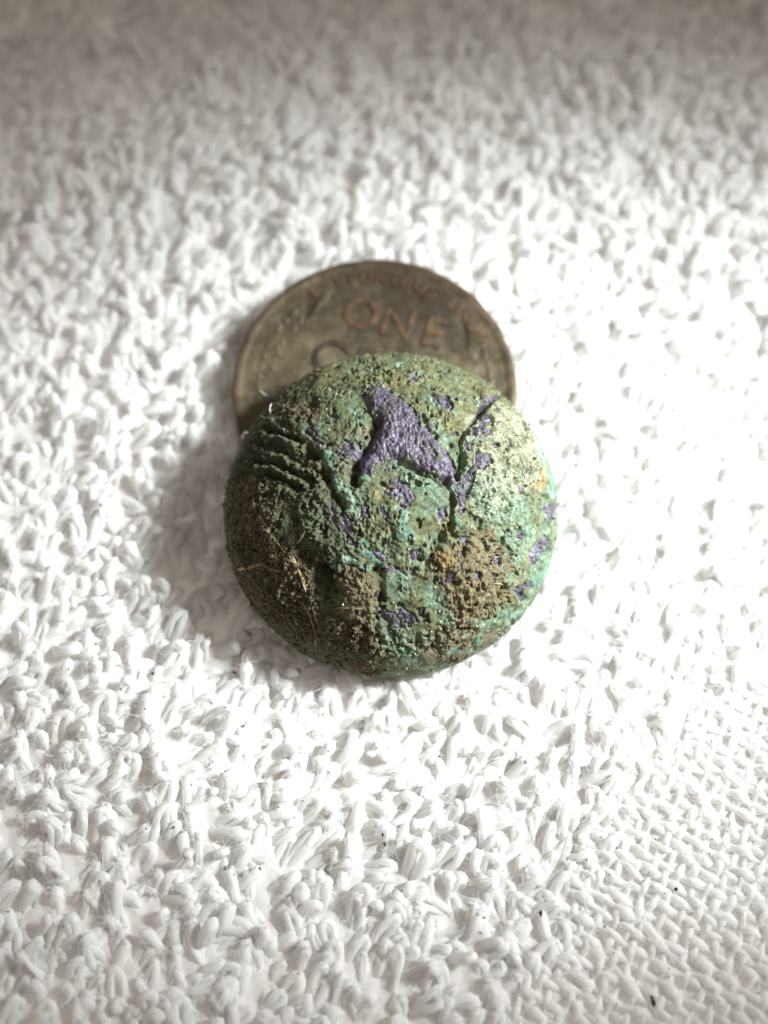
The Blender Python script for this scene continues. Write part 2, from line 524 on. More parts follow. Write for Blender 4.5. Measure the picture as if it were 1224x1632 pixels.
# wheat ears along both sides
def ear(side):
    bm = bmesh.new()
    for i in range(17):
        an = math.radians(90 + side * (56 + i * 5.6))
        for row, rr in ((0, 7.0), (1, 7.75), (2, 8.35)):
            if row == 2 or rng.random() < 0.25: continue
            g = bmesh.ops.create_icosphere(bm, subdivisions=2, radius=1.0)['verts']
            tilt = an + side * (math.pi / 2 + (0.45 - 0.4 * row))
            M = Matrix.Translation((rr * math.cos(an), rr * math.sin(an), 0.01)) @ Matrix.Rotation(tilt, 4, 'Z') @ Matrix.Diagonal((0.50 * rng.uniform(0.6, 1.1), 0.22 * rng.uniform(0.6, 1.1), 0.04 * rng.uniform(0.1, 1.2), 1))
            bmesh.ops.transform(bm, matrix=M, verts=g)
    for i in range(9):
        an = math.radians(90 + side * (40 + i * 1.8)); rr = 7.2 - 0.12 * i + 0.5
        g = bmesh.ops.create_icosphere(bm, subdivisions=1, radius=1.0)['verts']
        M = Matrix.Translation((rr * math.cos(an), rr * math.sin(an), 0.0)) @ Matrix.Rotation(an + side * math.pi / 2, 4, 'Z') @ Matrix.Diagonal((0.9, 0.06, 0.06, 1))
        bmesh.ops.transform(bm, matrix=M, verts=g)
    bmesh.ops.transform(bm, matrix=Matrix.Rotation(CROT, 4, 'Z'), verts=bm.verts)
    bmesh.ops.scale(bm, vec=(MM, MM, MM), verts=bm.verts)
    me = bpy.data.meshes.new('wheat_ear')
    bm.to_mesh(me); bm.free()
    for p in me.polygons: p.use_smooth = True
    link('wheat_ear', me, CUF, coin)
ear(1); ear(-1)

# ---------------------------------------------------------------- the button
button = link('corroded_button', None, label='domed round metal button crusted with green and purple corrosion, resting on the coin', category='button')
button.location = BL * MM
button.rotation_euler = (BT, 0, 0)

def prof_z(r):
    return H * (1 - np.clip(np.abs(r) / R, 0, 1) ** 2.3) ** 0.58
# profile by arc length, from the crown down round the rim to the underside
rr = R * np.sin(np.linspace(0, math.pi / 2, 400))
pr_r = list(rr); pr_z = list(prof_z(rr))
for a in np.linspace(0, math.pi / 2, 30)[1:]:
    pr_r.append(R - 0.75 * (1 - math.cos(a))); pr_z.append(UNDER * math.sin(a))
pr_r, pr_z = np.array(pr_r), np.array(pr_z)
pl = np.concatenate([[0], np.cumsum(np.hypot(np.diff(pr_r), np.diff(pr_z)))])
n = 620
g = np.linspace(-1, 1, n)
u, vv = np.meshgrid(g, g); u, vv = u.ravel(), vv.ravel()
big = np.maximum(np.abs(u), np.abs(vv))
with np.errstate(divide='ignore', invalid='ignore'):
    ang = np.where(np.abs(u) >= np.abs(vv), (math.pi / 4) * vv / np.where(u == 0, 1, u), math.pi / 2 - (math.pi / 4) * u / np.where(vv == 0, 1, vv))
sg = np.where(np.abs(u) >= np.abs(vv), np.sign(u), np.sign(vv)); sg[sg == 0] = 1
rho = big * sg
bx, by = np.cos(ang), np.sin(ang)
L = big * pl[-1]
pr = np.interp(L, pl, pr_r); pz = np.interp(L, pl, pr_z)
tr_, tz_ = np.interp(L + 0.05, pl, pr_r) - np.interp(L - 0.05, pl, pr_r), np.interp(L + 0.05, pl, pr_z) - np.interp(L - 0.05, pl, pr_z)
tl = np.hypot(tr_, tz_) + 1e-9
nr_, nz_ = -tz_ / tl, tr_ / tl
cx, cy = bx * sg, by * sg
P0 = np.stack([cx * pr, cy * pr, pz], 1)
Nn = np.stack([cx * nr_, cy * nr_, nz_], 1)
Q = P0[:, :2].copy()
top = pz > -0.02
Q[~top] *= (1 + (0.2 * (-pz[~top]) / R))[:, None]

wq = np.stack([fbm(P0, 0.9, 3, 21), fbm(P0, 0.9, 3, 22)], 1)
wf = np.stack([fbm(P0, 0.28, 2, 23), fbm(P0, 0.28, 2, 24)], 1)
QW = Q + 0.16 * wq + 0.07 * wf          # ragged outlines
QS = Q + 0.10 * wq + 0.03 * wf                      # calmer outlines

def reg(polys, pts=QW, soft=0.06):
    d = np.full(len(pts), -1e9)
    for p in polys: d = np.maximum(d, sdf(pts, p))
    return d

EAGLE = np.array([(-1.67, 5.43), (-1.12, 6.15), (-0.28, 5.82), (0.56, 5.02), (1.29, 4.01), (2.19, 2.76), (3.08, 1.49), (3.70, 0.35), (3.93, -0.20), (3.51, -0.37), (2.88, -0.15), (2.16, 0.26), (1.25, 0.71), (0.44, 1.05), (-0.19, 1.05), (-0.55, 0.70), (-1.09, 0.04), (-1.82, 0.15), (-2.09, 0.54), (-1.64, 1.51), (-1.10, 2.51), (-0.83, 3.35), (-1.11, 4.23)])
METAL = [
 np.array([(3.69, -0.23), (4.16, -0.09), (4.73, 0.95), (5.20, 1.01), (4.90, 0.38), (4.52, -0.43), (4.41, -1.38), (4.13, -2.13), (3.85, -2.16), (3.74, -1.25)]),
 np.array([(4.90, 3.27), (5.32, 4.15), (5.82, 4.51), (6.08, 3.98), (5.84, 3.01), (5.25, 2.57), (4.79, 2.81)]),
 np.array([(4.40, 2.34), (4.68, 2.48), (4.72, 1.96), (4.42, 1.72)]),
 np.array([(4.94, 1.58), (5.69, 1.49), (5.95, 0.94), (5.47, 0.46), (4.82, 0.57)]),
 np.array([(5.37, 5.13), (6.16, 6.55), (7.01, 7.51), (7.10, 7.26), (6.08, 5.49), (5.53, 4.55)]),
 np.array([(-3.47, 1.62), (-2.56, 1.96), (-1.65, 2.12), (-1.46, 1.51), (-2.09, 0.74), (-2.54, 0.76), (-3.09, 1.19)]),
 np.array([(-3.61, -1.81), (-3.07, -1.85), (-2.52, -2.60), (-1.80, -2.81), (-1.66, -3.52), (-2.07, -4.20), (-2.52, -4.01), (-3.24, -3.09), (-3.64, -2.54)]),
 np.array([(-0.55, -0.64), (0.35, -0.26), (1.06, -0.82), (1.24, -1.37), (0.88, -2.02), (0.34, -2.03), (0.34, -1.39), (-0.37, -1.20)]),
 np.array([(-0.64, -7.51), (-0.01, -7.67), (0.52, -7.51), (1.25, -7.80), (1.43, -8.18), (0.71, -8.58), (-0.19, -8.66), (-0.46, -8.12)]),
 np.array([(2.15, 5.59), (3.18, 5.58), (3.73, 4.92), (3.43, 4.41), (2.60, 4.78)]),
 np.array([(8.44, -3.51), (9.18, -2.74), (9.83, -2.36), (9.78, -2.97), (9.22, -3.89), (8.57, -4.46), (8.34, -4.04)]),
 np.array([(7.38, -5.74), (8.18, -5.21), (8.53, -5.40), (8.18, -6.25), (7.62, -6.28)]),
 np.array([(9.42, -0.74), (10.18, 0.30), (10.36, -0.63), (10.00, -1.47)]),
 np.array([(-5.27, 3.12), (-5.00, 3.40), (-4.23, 2.74), (-3.66, 2.04), (-4.02, 1.88), (-4.78, 2.60)]),
 np.array([(2.59, -1.88), (3.04, -1.94), (3.12, -2.57), (2.67, -2.77)]),
 np.array([(4.12, -3.73), (4.58, -3.51), (4.58, -4.03), (4.21, -4.23)]),
 np.array([(7.42, -2.73), (7.92, -2.52), (8.02, -2.93), (7.52, -3.05)]),
 np.array([(5.98, -4.45), (6.36, -4.30), (6.33, -4.89), (5.98, -4.78)]),
 np.array([(-1.44, -4.30), (-0.91, -4.40), (-0.19, -4.92), (-0.37, -5.25), (-1.09, -4.91)]),
 np.array([(1.14, 6.97), (1.91, 7.33), (2.08, 6.63), (1.32, 6.56)]),
 np.array([(1.14, -4.65), (1.50, -4.64), (1.50, -4.98), (1.14, -4.99)]),
 np.array([(8.88, -0.57), (9.21, -0.35), (9.24, -1.01), (8.97, -1.20)]),
 np.array([(1.60, -7.56), (1.96, -7.55), (1.93, -7.94), (1.57, -7.87)]),
 np.array([(-1.81, -1.91), (-1.36, -1.74), (-1.36, -2.64), (-1.71, -2.81)]),
 np.array([(-0.55, -1.94), (-0.19, -2.30), (-0.28, -2.75), (-0.55, -2.66)]),
 np.array([(-3.61, 4.20), (-3.24, 4.16), (-3.22, 3.60), (-3.50, 3.63)]),
 np.array([(7.77, 0.05), (8.18, 0.27), (8.12, -0.24), (7.76, -0.24)]),
 np.array([(1.99, 9.91), (2.38, 9.82), (2.31, 9.85), (2.01, 9.91)]),
 np.array([(2.89, 9.70), (3.57, 9.49), (4.18, 9.26), (3.57, 9.22)]),
]
FLAKE = [
 np.array([(0.52, -2.12), (0.84, -2.29), (0.91, -2.65), (1.23, -3.70), (1.23, -4.02), (0.61, -4.10), (0.13, -4.03), (0.16, -3.63), (0.43, -2.84)]),
 np.array([(-4.11, 1.48), (-3.47, 1.62), (-3.18, 0.60), (-3.26, -0.16), (-2.53, -0.77), (-2.17, -1.35), (-2.25, -2.26), (-2.70, -2.24), (-2.71, -1.51), (-3.25, -1.01), (-3.63, -0.14), (-4.04, 0.67)]),
 np.array([(-1.98, -3.94), (-1.71, -3.69), (-1.44, -3.87), (-1.35, -4.39), (-0.91, -4.91), (-0.19, -5.33), (-0.19, -5.67), (-0.91, -5.41), (-1.80, -4.72)]),
 np.array([(-3.15, -4.90), (-2.61, -4.68), (-2.16, -4.87), (-1.09, -5.41), (-1.27, -5.57), (-2.52, -5.11)]),
 np.array([(-2.17, -0.13), (-1.63, -0.05), (-1.09, 0.13), (-0.55, 0.51), (-0.52, 0.28), (-1.00, -0.16), (-1.63, -0.33), (-2.08, -0.41)]),
 np.array([(8.39, -4.99), (9.49, -4.07), (10.32, -2.07), (10.55, -0.45), (10.36, -2.03), (9.70, -4.18), (8.53, -6.09), (7.63, -7.11), (6.96, -7.83), (6.65, -7.99), (7.07, -7.15), (8.09, -6.42), (8.57, -5.67)]),
 np.array([(9.37, 2.27), (8.72, 5.96), (9.68, 4.21), (9.68, 1.78)]),
 np.array([(9.74, 1.16), (9.79, 3.97), (10.42, 1.73), (10.21, -0.18), (9.92, 0.22), (9.45, 0.16)]),
 np.array([(3.21, -9.32), (3.86, -9.12), (4.27, -9.33), (3.71, -9.59)]),
 np.array([(4.60, -8.75), (5.27, -8.51), (5.41, -8.80), (4.83, -9.04)]),
 np.array([(3.58, -2.18), (4.13, -2.31), (4.12, -3.03), (3.66, -3.24)]),
 np.array([(0.21, 8.52), (0.60, 8.54), (0.62, 7.84), (0.24, 7.83)]),
 np.array([(-3.60, -4.79), (-3.15, -4.65), (-3.24, -5.48), (-3.51, -5.38)]),
]
TEAL = [
 np.array([(-0.55, -6.07), (-0.02, -5.67), (0.88, -5.74), (1.06, -6.31), (0.52, -6.72), (0.70, -7.19), (0.16, -7.20), (-0.37, -6.72)]),
 np.array([(1.86, -6.53), (2.49, -6.26), (3.04, -6.63), (3.24, -7.40), (3.71, -7.97), (3.63, -8.35), (2.89, -8.19), (2.14, -7.31)]),
 np.array([(5.04, -3.80), (5.78, -3.88), (5.89, -4.88), (5.32, -4.78)]),
 np.array([(3.37, 5.36), (3.94, 5.58), (3.90, 4.47), (3.52, 4.19)]),
 np.array([(6.93, -3.00), (7.32, -2.83), (7.22, -3.55), (6.93, -3.52)]),
np.array([(-5.58, 3.86), (-4.42, 2.98), (-3.84, 1.86), (-3.27, 0.22), (-3.64, 0.64), (-4.21, 1.69), (-4.98, 2.85)]),
        np.array([(1.47, 3.69), (2.01, 3.39), (2.90, 1.78), (3.71, 0.64), (3.99, 0.87), (4.11, 1.89), (3.94, 2.70), (3.29, 2.84), (2.57, 3.43), (2.21, 4.29)]),
        np.array([(4.35, 0.32), (5.65, 0.29), (7.76, -0.24), (8.55, -1.35), (8.12, -2.38), (6.17, -2.42), (4.68, -2.26), (4.41, -1.19)]),
        np.array([(-2.60, 4.78), (-1.66, 4.25), (-1.47, 2.94), (-2.20, 3.19)]),
        np.array([(-0.37, 0.70), (0.35, 0.80), (1.79, -0.05), (3.05, -0.74), (3.22, -2.21), (1.77, -2.45), (1.42, -1.00), (0.35, -0.07)]),
        np.array([(-1.09, -8.57), (1.44, -8.85), (3.84, -8.84), (3.93, -9.73), (1.48, -10.22), (-1.11, -10.12)]),
        np.array([(6.17, -2.78), (8.13, -2.02), (9.18, -2.04), (8.33, -3.37), (6.97, -5.67), (6.18, -5.16)])]
PALE = [np.array([(4.44, 3.64), (6.49, 5.65), (8.16, 5.48), (9.57, 4.16), (9.60, 2.19), (8.58, -0.19), (6.95, -1.38), (5.05, -1.68), (4.52, -0.43), (4.74, 1.15)])]
SOIL = [np.array([(-10.22, 1.32), (-8.82, 0.90), (-7.17, -0.39), (-6.57, -1.82), (-7.14, -3.14), (-5.25, -4.63), (-4.89, -5.98), (-4.38, -7.91), (-4.06, -9.23), (-5.41, -8.86), (-7.62, -7.31), (-8.87, -5.39), (-9.86, -2.59)]),
        np.array([(-2.70, -5.18), (-1.44, -5.56), (-1.09, -6.55), (-1.27, -7.65), (-2.18, -8.08), (-2.89, -7.42), (-3.06, -6.14)]),
        np.array([(2.85, -4.16), (4.30, -3.53), (6.16, -3.13), (7.13, -4.33), (6.98, -5.98), (6.29, -7.62), (4.76, -8.30), (3.80, -7.81), (3.22, -6.62), (2.13, -5.70), (2.22, -4.87)]),
        np.array([(-6.65, 5.44), (-5.47, 5.55), (-4.47, 4.57), (-4.82, 3.70), (-5.99, 4.19)]),
        np.array([(-2.39, 3.42), (-1.10, 3.35), (-1.10, 2.51), (-2.20, 2.55)]),
        np.array([(-3.63, -7.68), (-1.45, -8.11), (-0.37, -9.46), (-1.11, -10.24), (-3.50, -9.29)]),
        np.array([(1.27, -9.44), (3.82, -8.41), (4.75, -9.43), (2.67, -10.22)]),
        np.array([(3.83, -8.55), (6.32, -7.89), (6.91, -7.99), (5.34, -9.11), (3.88, -9.38)]),
        np.array([(-4.06, -9.23), (-2.21, -9.80), (-0.37, -10.14), (-1.12, -10.46), (-3.16, -9.96)])]
ORANGE = [np.array([(8.87, 1.56), (9.69, 1.90), (9.42, 0.34), (8.59, 0.21)]), np.array([(2.49, -4.52), (3.39, -4.38), (3.76, -5.28), (2.85, -5.50)])]

d_eagle = reg([EAGLE], QS) + 0.13
d_metal = np.maximum(reg(METAL), d_eagle)
# bare metal also peeps through in small ragged holes
pit_n = fbm(P0, 0.55, 3, 61)
midband = sstep(9.6, 7.5, np.hypot(*Q.T)) * sstep(-7.2, -3.0, Q[:, 0] + 0.3 * Q[:, 1])
holes = sstep(0.76, 0.82, pit_n + 0.18 * (fbm(P0, 3.0, 2, 62))) * midband
d_metal = d_metal + 0.11 * fbm(P0, 0.35, 3, 72)
isl = sstep(0.42, 0.55, fbm(P0, 0.45, 3, 73)) * (1 - 0.8 * sstep(0.3, 0.9, d_eagle))   # islands of crust left on the metal
m_metal = np.maximum(sstep(-0.05, 0.05, d_metal) * (1 - isl), holes * 0.9)
m_flake = sstep(-0.05, 0.05, reg(FLAKE, 0.5 * (QS + QW)) + 0.10 * fbm(P0, 0.28, 3, 71) - 0.25 * sstep(0.25, 0.6, fbm(P0, 0.6, 2, 74))) * (1 - sstep(-0.02, 0.06, d_metal))
m_teal = sstep(-0.5, 0.35, reg(TEAL) + 0.35 * fbm(P0, 0.7, 3, 63))
m_teal = np.maximum(m_teal, np.exp(-((d_metal + 0.10) / 0.12) ** 2) * sstep(-0.3, 0.5, fbm(P0, 1.2, 3, 84)))
rimr = np.hypot(*Q.T)
m_teal = np.maximum(m_teal, sstep(9.0, 9.7, rimr) * sstep(0.05, 0.5, (Q[:, 0] - 0.7 * Q[:, 1]) / R) * sstep(-0.6, 0.2, fbm(P0, 1.5, 2, 85)))
m_teal = np.maximum(m_teal, 0.55 * sstep(0.2, 0.6, fbm(P0, 2.2, 3, 86)) * (Q[:, 1] < 3))
m_soil = sstep(-0.35, 0.25, reg(SOIL) + 0.45 * fbm(P0, 0.8, 3, 64)) * (1 - m_flake)
m_pale = sstep(-0.6, 0.5, reg(PALE) + 0.5 * fbm(P0, 0.6, 3, 65)) * (1 - m_metal)
m_oran = sstep(-0.2, 0.3, reg(ORANGE))
crust = (1 - m_metal) * (1 - m_flake)
crr = (1 - m_metal) * (1 - 0.55 * m_flake) * (0.35 + 1.15 * sstep(-0.5, 0.6, fbm(P0, 1.7, 3, 81)))
m_soil *= (1 - sstep(0.3, 0.8, m_metal))

dark = sstep(-1.5, -5.5, Q[:, 0] + 0.25 * Q[:, 1] + 1.2 * fbm(P0, 2.5, 3, 66))   # left side: heavier, dirtier crust, with its shade painted into the colour too
# --- relief in mm along the normal
h = np.zeros(len(Q))
def stroke(pts, width, depth, sharp=1.0):
    global h
    d = seg_dist(0.5 * (QS + QW), pts, False) + width * 0.35 * fbm(P0, 0.5, 2, 82)
    h += depth * np.clip(0.85 + 0.6 * fbm(P0, 0.8, 2, 83), 0.2, 1.4) * np.exp(-(np.abs(d) / width) ** (2 * sharp))
def mound(x, y, r, depth):
    global h
    h += depth * np.exp(-((Q[:, 0] - x) ** 2 + (Q[:, 1] - y) ** 2) / r ** 2)
WING = np.array([(4.60, 2.79), (6.58, 6.63), (8.63, 5.75), (9.66, 2.73), (9.02, 0.17), (6.56, -1.63), (4.69, -0.98), (4.36, 0.71)])
h += 0.36 * sstep(-0.25, 0.60, d_eagle)
h += 0.30 * sstep(-0.15, 1.2, sdf(QS, WING))
stroke(np.array([(-0.88, 3.45), (-1.24, 2.21), (-1.82, 0.93), (-2.39, -0.31)]), 0.36, -0.75)
stroke(np.array([(7.03, 7.50), (5.54, 4.80), (4.54, 3.32), (4.17, 2.20), (4.14, 0.88), (3.88, -0.08)]), 0.15, -0.75, 1.4)
stroke(np.array([(3.24, -0.26), (3.52, -1.18), (3.51, -2.19), (3.43, -3.26)]), 0.15, -0.65, 1.4)
stroke(np.array([(2.85, -3.64), (2.58, -4.51), (2.04, -5.21)]), 0.30, -0.45)
stroke(np.array([(0.35, 0.80), (1.25, 0.37), (2.24, -0.18), (3.23, -0.58)]), 0.20, -0.40)
stroke(np.array([(-5.58, 3.74), (-4.22, 2.21), (-3.27, 0.61), (-2.62, -1.14), (-2.52, -2.06)]), 0.55, 0.16)
stroke(np.array([(-5.05, 2.01), (-4.00, 0.38), (-3.43, -1.09), (-2.98, -1.86)]), 0.28, -0.50)
for p in (np.array([(-8.22, 4.46), (-6.93, 3.52), (-5.53, 2.41)]), np.array([(-8.55, 3.36), (-6.87, 2.17), (-5.31, 1.03)]), np.array([(-8.58, 2.20), (-6.83, 1.11), (-4.91, -0.00)]), np.array([(-8.00, 0.92), (-6.61, 0.27), (-5.46, -0.51)])):
    stroke(p, 0.17, -0.45)
for p in (np.array([(-7.95, 3.67), (-6.70, 2.77), (-5.51, 1.77)]), np.array([(-8.19, 2.59), (-6.65, 1.59), (-5.11, 0.50)]), np.array([(-8.02, 1.44), (-6.62, 0.67), (-5.28, -0.24)])):
    stroke(p, 0.18, 0.16)
stroke(np.array([(-5.25, -4.37), (-4.06, -5.50), (-3.52, -6.27)]), 0.50, -0.75)
mound(*np.array([(-4.06, -5.25)])[0], 0.7, -0.35)
stroke(np.array([(-0.82, -5.58), (-0.64, -6.56), (-0.77, -7.50)]), 0.30, -0.50)
mound(*np.array([(-2.07, -6.52)])[0], 1.1, 0.55)
mound(*np.array([(3.03, -4.91)])[0], 0.9, 0.45)
mound(*np.array([(5.06, -5.96)])[0], 1.6, 0.30)
mound(*np.array([(0.70, -3.19)])[0], 0.9, 0.25)
mound(*np.array([(-5.07, 5.39)])[0], 0.40, -0.45)
mound(*np.array([(-4.43, -5.95)])[0], 0.5, -0.3)
mound(*np.array([(-7.93, -1.89)])[0], 1.2, 0.30)
for p in (np.array([(-1.64, -8.85), (-1.94, -9.95)]), np.array([(-0.64, -8.95), (-0.74, -10.19)]), np.array([(0.44, -8.99), (0.46, -10.20)]), np.array([(1.53, -8.92), (1.70, -10.03)]), np.array([(2.62, -8.65), (2.86, -9.69)])):
    stroke(p, 0.16, -0.20)
for p in (np.array([(5.56, -7.12)]), np.array([(4.53, -7.44)]), np.array([(4.93, -9.03)]), np.array([(1.68, -4.97)]), np.array([(2.47, -9.38)]), np.array([(7.48, -7.46)])):
    mound(*p[0], 0.16, -0.45)
# crust lumps, grain, pits
rimk = sstep(10.4, 9.6, np.hypot(*Q.T))
h += crust * (0.16 * fbm(P0, 1.6, 3, 31))
gr = fbm(P0, 0.30, 4, 32, 0.65)
f1, f21, cid = cells(P0, 0.24, 33)
h += crr * (0.095 * gr + 0.12 * (0.55 - f1) * (0.4 + cid)) * (1 + 0.6 * dark) * (0.45 + 0.55 * rimk)
f1b, f21b, cidb = cells(P0, 0.46, 36)
h += m_soil * crust * (0.19 * (0.55 - f1b) * (0.3 + cidb) + 0.08 * gr)
h -= crust * 0.22 * sstep(0.45, 0.75, fbm(P0, 0.5, 3, 34)) * rimk
# bare metal lies lower than the crust around it and is finely hatched
hatch = fbm(np.stack([Q[:, 0] * 1.0 + 0.35 * Q[:, 1], Q[:, 1] * 0.45, P0[:, 2] * 0.45], 1), 0.22, 3, 35)
h += m_metal * (-0.12 + 0.07 * hatch + 0.065 * fbm(P0, 0.15, 3, 37, 0.7))
h += m_flake * (0.05 + 0.07 * fbm(P0, 0.4, 4, 38, 0.65))
# dark undercut where a flake of crust has broken away
h -= 0.10 * np.exp(-(d_metal / 0.06) ** 2) * (1 - sstep(0.0, 0.2, d_eagle))
fade = sstep(-1.3, -0.5, pz)
h *= (0.15 + 0.85 * fade) * (0.35 + 0.65 * rimk)
h = np.clip(h, -1.3, 1.3)
PV = P0 + Nn * h[:, None]

gi = np.arange(n * n).reshape(n, n)
QF = np.stack([gi[:-1, :-1], gi[:-1, 1:], gi[1:, 1:], gi[1:, :-1]], -1).reshape(-1, 4)
# vertex normals of the whole face, kept on every piece so no seam shows
fn = np.cross(PV[QF[:, 2]] - PV[QF[:, 0]], PV[QF[:, 3]] - PV[QF[:, 1]])
VN = np.zeros_like(PV)
for k in range(4):
    np.add.at(VN, QF[:, k], fn)
VN /= np.linalg.norm(VN, axis=1, keepdims=True) + 1e-12

def button_material():
    m, nt, bs = new_mat('corroded_bronze')
    N = NT(nt)
    tc = N.n('ShaderNodeTexCoord').outputs['Object']
    fine = N.noise(tc, 5200, 4, 0.7)
    mid = N.noise(tc, 1500, 5, 0.65)
    big = N.noise(tc, 420, 4, 0.6)
    spk = N.noise(tc, 9000, 1, 0.5)
    metal, flake, teal, soil, pale, oran, shade_grime = (N.att(a) for a in ('metal', 'flake', 'teal', 'soil', 'pale', 'orange', 'shade_grime'))
    crust = N.ramp(mid, (0.30, (0.070, 0.080, 0.045)), (0.46, (0.155, 0.150, 0.070)), (0.58, (0.240, 0.220, 0.105)), (0.74, (0.40, 0.37, 0.22)))
    green = N.ramp(fine, (0.3, (0.050, 0.105, 0.062)), (0.7, (0.17, 0.26, 0.155)))
    crust = N.mix(N.mr(big, 0.46, 0.62, 0, 0.6), crust, green)
    tealc = N.ramp(fine, (0.3, (0.075, 0.165, 0.115)), (0.7, (0.36, 0.53, 0.43)))
    crust = N.mix(N.math('MULTIPLY', teal, N.mr(mid, 0.35, 0.62, 0.15, 0.95)), crust, tealc)
    crust = N.mix(1.0, crust, N.ramp(N.noise(tc, 3400, 3, 0.6), (0.32, (0.50, 0.52, 0.50)), (0.5, (0.95, 0.95, 0.92)), (0.68, (1.45, 1.42, 1.30))), 'MULTIPLY')
    shaded_green = N.ramp(fine, (0.3, (0.020, 0.026, 0.015)), (0.52, (0.070, 0.082, 0.046)), (0.72, (0.22, 0.225, 0.14)))
    crust = N.mix(N.math('MULTIPLY', shade_grime, 0.85), crust, shaded_green)  # dirty green crust, darkened further to carry the left side's shade
    palec = N.ramp(fine, (0.32, (0.20, 0.20, 0.13)), (0.5, (0.42, 0.42, 0.30)), (0.68, (0.72, 0.72, 0.64)))
    crust = N.mix(N.math('MULTIPLY', pale, N.mr(mid, 0.40, 0.64, 0.15, 0.9)), crust, palec)
    soild = N.ramp(fine, (0.28, (0.028, 0.023, 0.013)), (0.5, (0.105, 0.088, 0.050)), (0.70, (0.36, 0.30, 0.18)))
    soilc = N.ramp(fine, (0.28, (0.085, 0.062, 0.034)), (0.5, (0.20, 0.155, 0.085)), (0.72, (0.38, 0.31, 0.19)))
    soilc = N.mix(shade_grime, soilc, soild)  # soil darkened the same way, left-hand shade included in its colour
    crust = N.mix(N.math('MULTIPLY', soil, N.math('MAXIMUM', N.math('MULTIPLY', shade_grime, 0.55), N.mr(mid, 0.45, 0.70, 0.95, 0.15))), crust, soilc)
    crust = N.mix(N.math('MULTIPLY', oran, 0.75), crust, (0.36, 0.235, 0.09))
    flk = N.ramp(N.math('ADD', N.math('MULTIPLY', big, 0.6), N.math('MULTIPLY', mid, 0.4)),
                 (0.40, (0.10, 0.22, 0.15)), (0.5, (0.20, 0.35, 0.26)), (0.60, (0.38, 0.50, 0.41)))
    c = N.mix(N.math('MULTIPLY', flake, N.mr(mid, 0.36, 0.52, 0.45, 1.0)), crust, flk)
    met = N.ramp(mid, (0.34, (0.075, 0.060, 0.093)), (0.50, (0.148, 0.120, 0.182)), (0.66, (0.275, 0.235, 0.335)))
    c = N.mix(metal, c, met)
    c = N.mix(N.math('MULTIPLY', metal, N.mr(big, 0.50, 0.66, 0, 0.55)), c, (0.115, 0.105, 0.085))
    # bright mineral grains
    sp = N.math('MULTIPLY', N.mr(spk, 0.66, 0.72, 0, 1), N.math('ADD', 0.25, N.math('MULTIPLY', pale, 0.6)))
    c = N.mix(sp, c, (0.60, 0.59, 0.50))
    c = N.mix(1.0, c, (0.64, 0.66, 0.62), 'MULTIPLY')
    N.l(c, bs.inputs['Base Color'])
    r = N.math('SUBTRACT', 0.80, N.math('MULTIPLY', metal, 0.30))
    r = N.math('SUBTRACT', r, N.math('MULTIPLY', sp, 0.4))
    N.l(r, bs.inputs['Roughness'])
    N.l(N.math('MULTIPLY', metal, 0.25), bs.inputs['Metallic'])
    bs.inputs['Specular IOR Level'].default_value = 0.45
    N.bump(N.math('ADD', fine, N.math('MULTIPLY', mid, 0.5)), 0.6, 0.00006, bs.inputs['Normal'])
    return m
BM = button_material()
ATT = dict(shade_grime=dark, metal=m_metal, flake=m_flake, teal=m_teal, soil=m_soil, pale=m_pale, orange=m_oran)

def piece(name, fmask, **props):
    fs = QF[fmask]
    ids, inv = np.unique(fs, return_inverse=True)
    me = mesh(name, PV[ids], inv.reshape(-1, 4))
    for k, a in ATT.items(): attr(me, k, a[ids])
    me.normals_split_custom_set_from_vertices(VN[ids].astype(float))
    return link(name, me, BM, button, **props)

fc = Q[QF].mean(1)
left = np.ones(len(QF), bool)
fm = m_metal[QF].mean(1) > 0.5
ff = m_flake[QF].mean(1) > 0.5
sel = fm & (sdf(fc, EAGLE) > -0.45)
piece('eagle_relief', sel, label='raised purple breast of the worn eagle emblem'); left &= ~sel
for p in METAL:
    s = fm & left & (sdf(fc, p) > -0.3)
    if s.sum() > 120:
        piece('bare_metal_patch', s); left &= ~s
for p in FLAKE:
    s = ff & left & (sdf(fc, p) > -0.2)
    if s.sum() > 120:
        piece('verdigris_flake', s); left &= ~s
piece('crusted_face', left)

# back plate closing the shell
bp = np.array([(0.01, UNDER - 0.02), (5, UNDER - 0.02), (R - 0.78, UNDER - 0.02), (R - 0.75, UNDER + 0.05), (R - 1.0, UNDER + 0.2)])
th = np.linspace(0, 2 * math.pi, 120, endpoint=False)
bv = np.stack([bp[:, :1] * np.cos(th), bp[:, :1] * np.sin(th), bp[:, 1:] + 0 * th], -1).reshape(-1, 3)
bi = np.arange(len(bp) * 120).reshape(len(bp), 120)
me = mesh('back_plate', bv, np.stack([bi[:-1], np.roll(bi[:-1], -1, 1), np.roll(bi[1:], -1, 1), bi[1:]], -1).reshape(-1, 4))
for k in ATT: attr(me, k, np.zeros(len(bv)))
link('back_plate', me, BM, button)

# a quick lookup of the finished surface for things stuck to it
def on_surface(xy):
    xy = np.atleast_2d(xy)
    k = np.where(pz > -0.3)[0][::3]
    return np.array([k[np.argmin((Q[k, 0] - a) ** 2 + (Q[k, 1] - b) ** 2)] for a, b in xy])

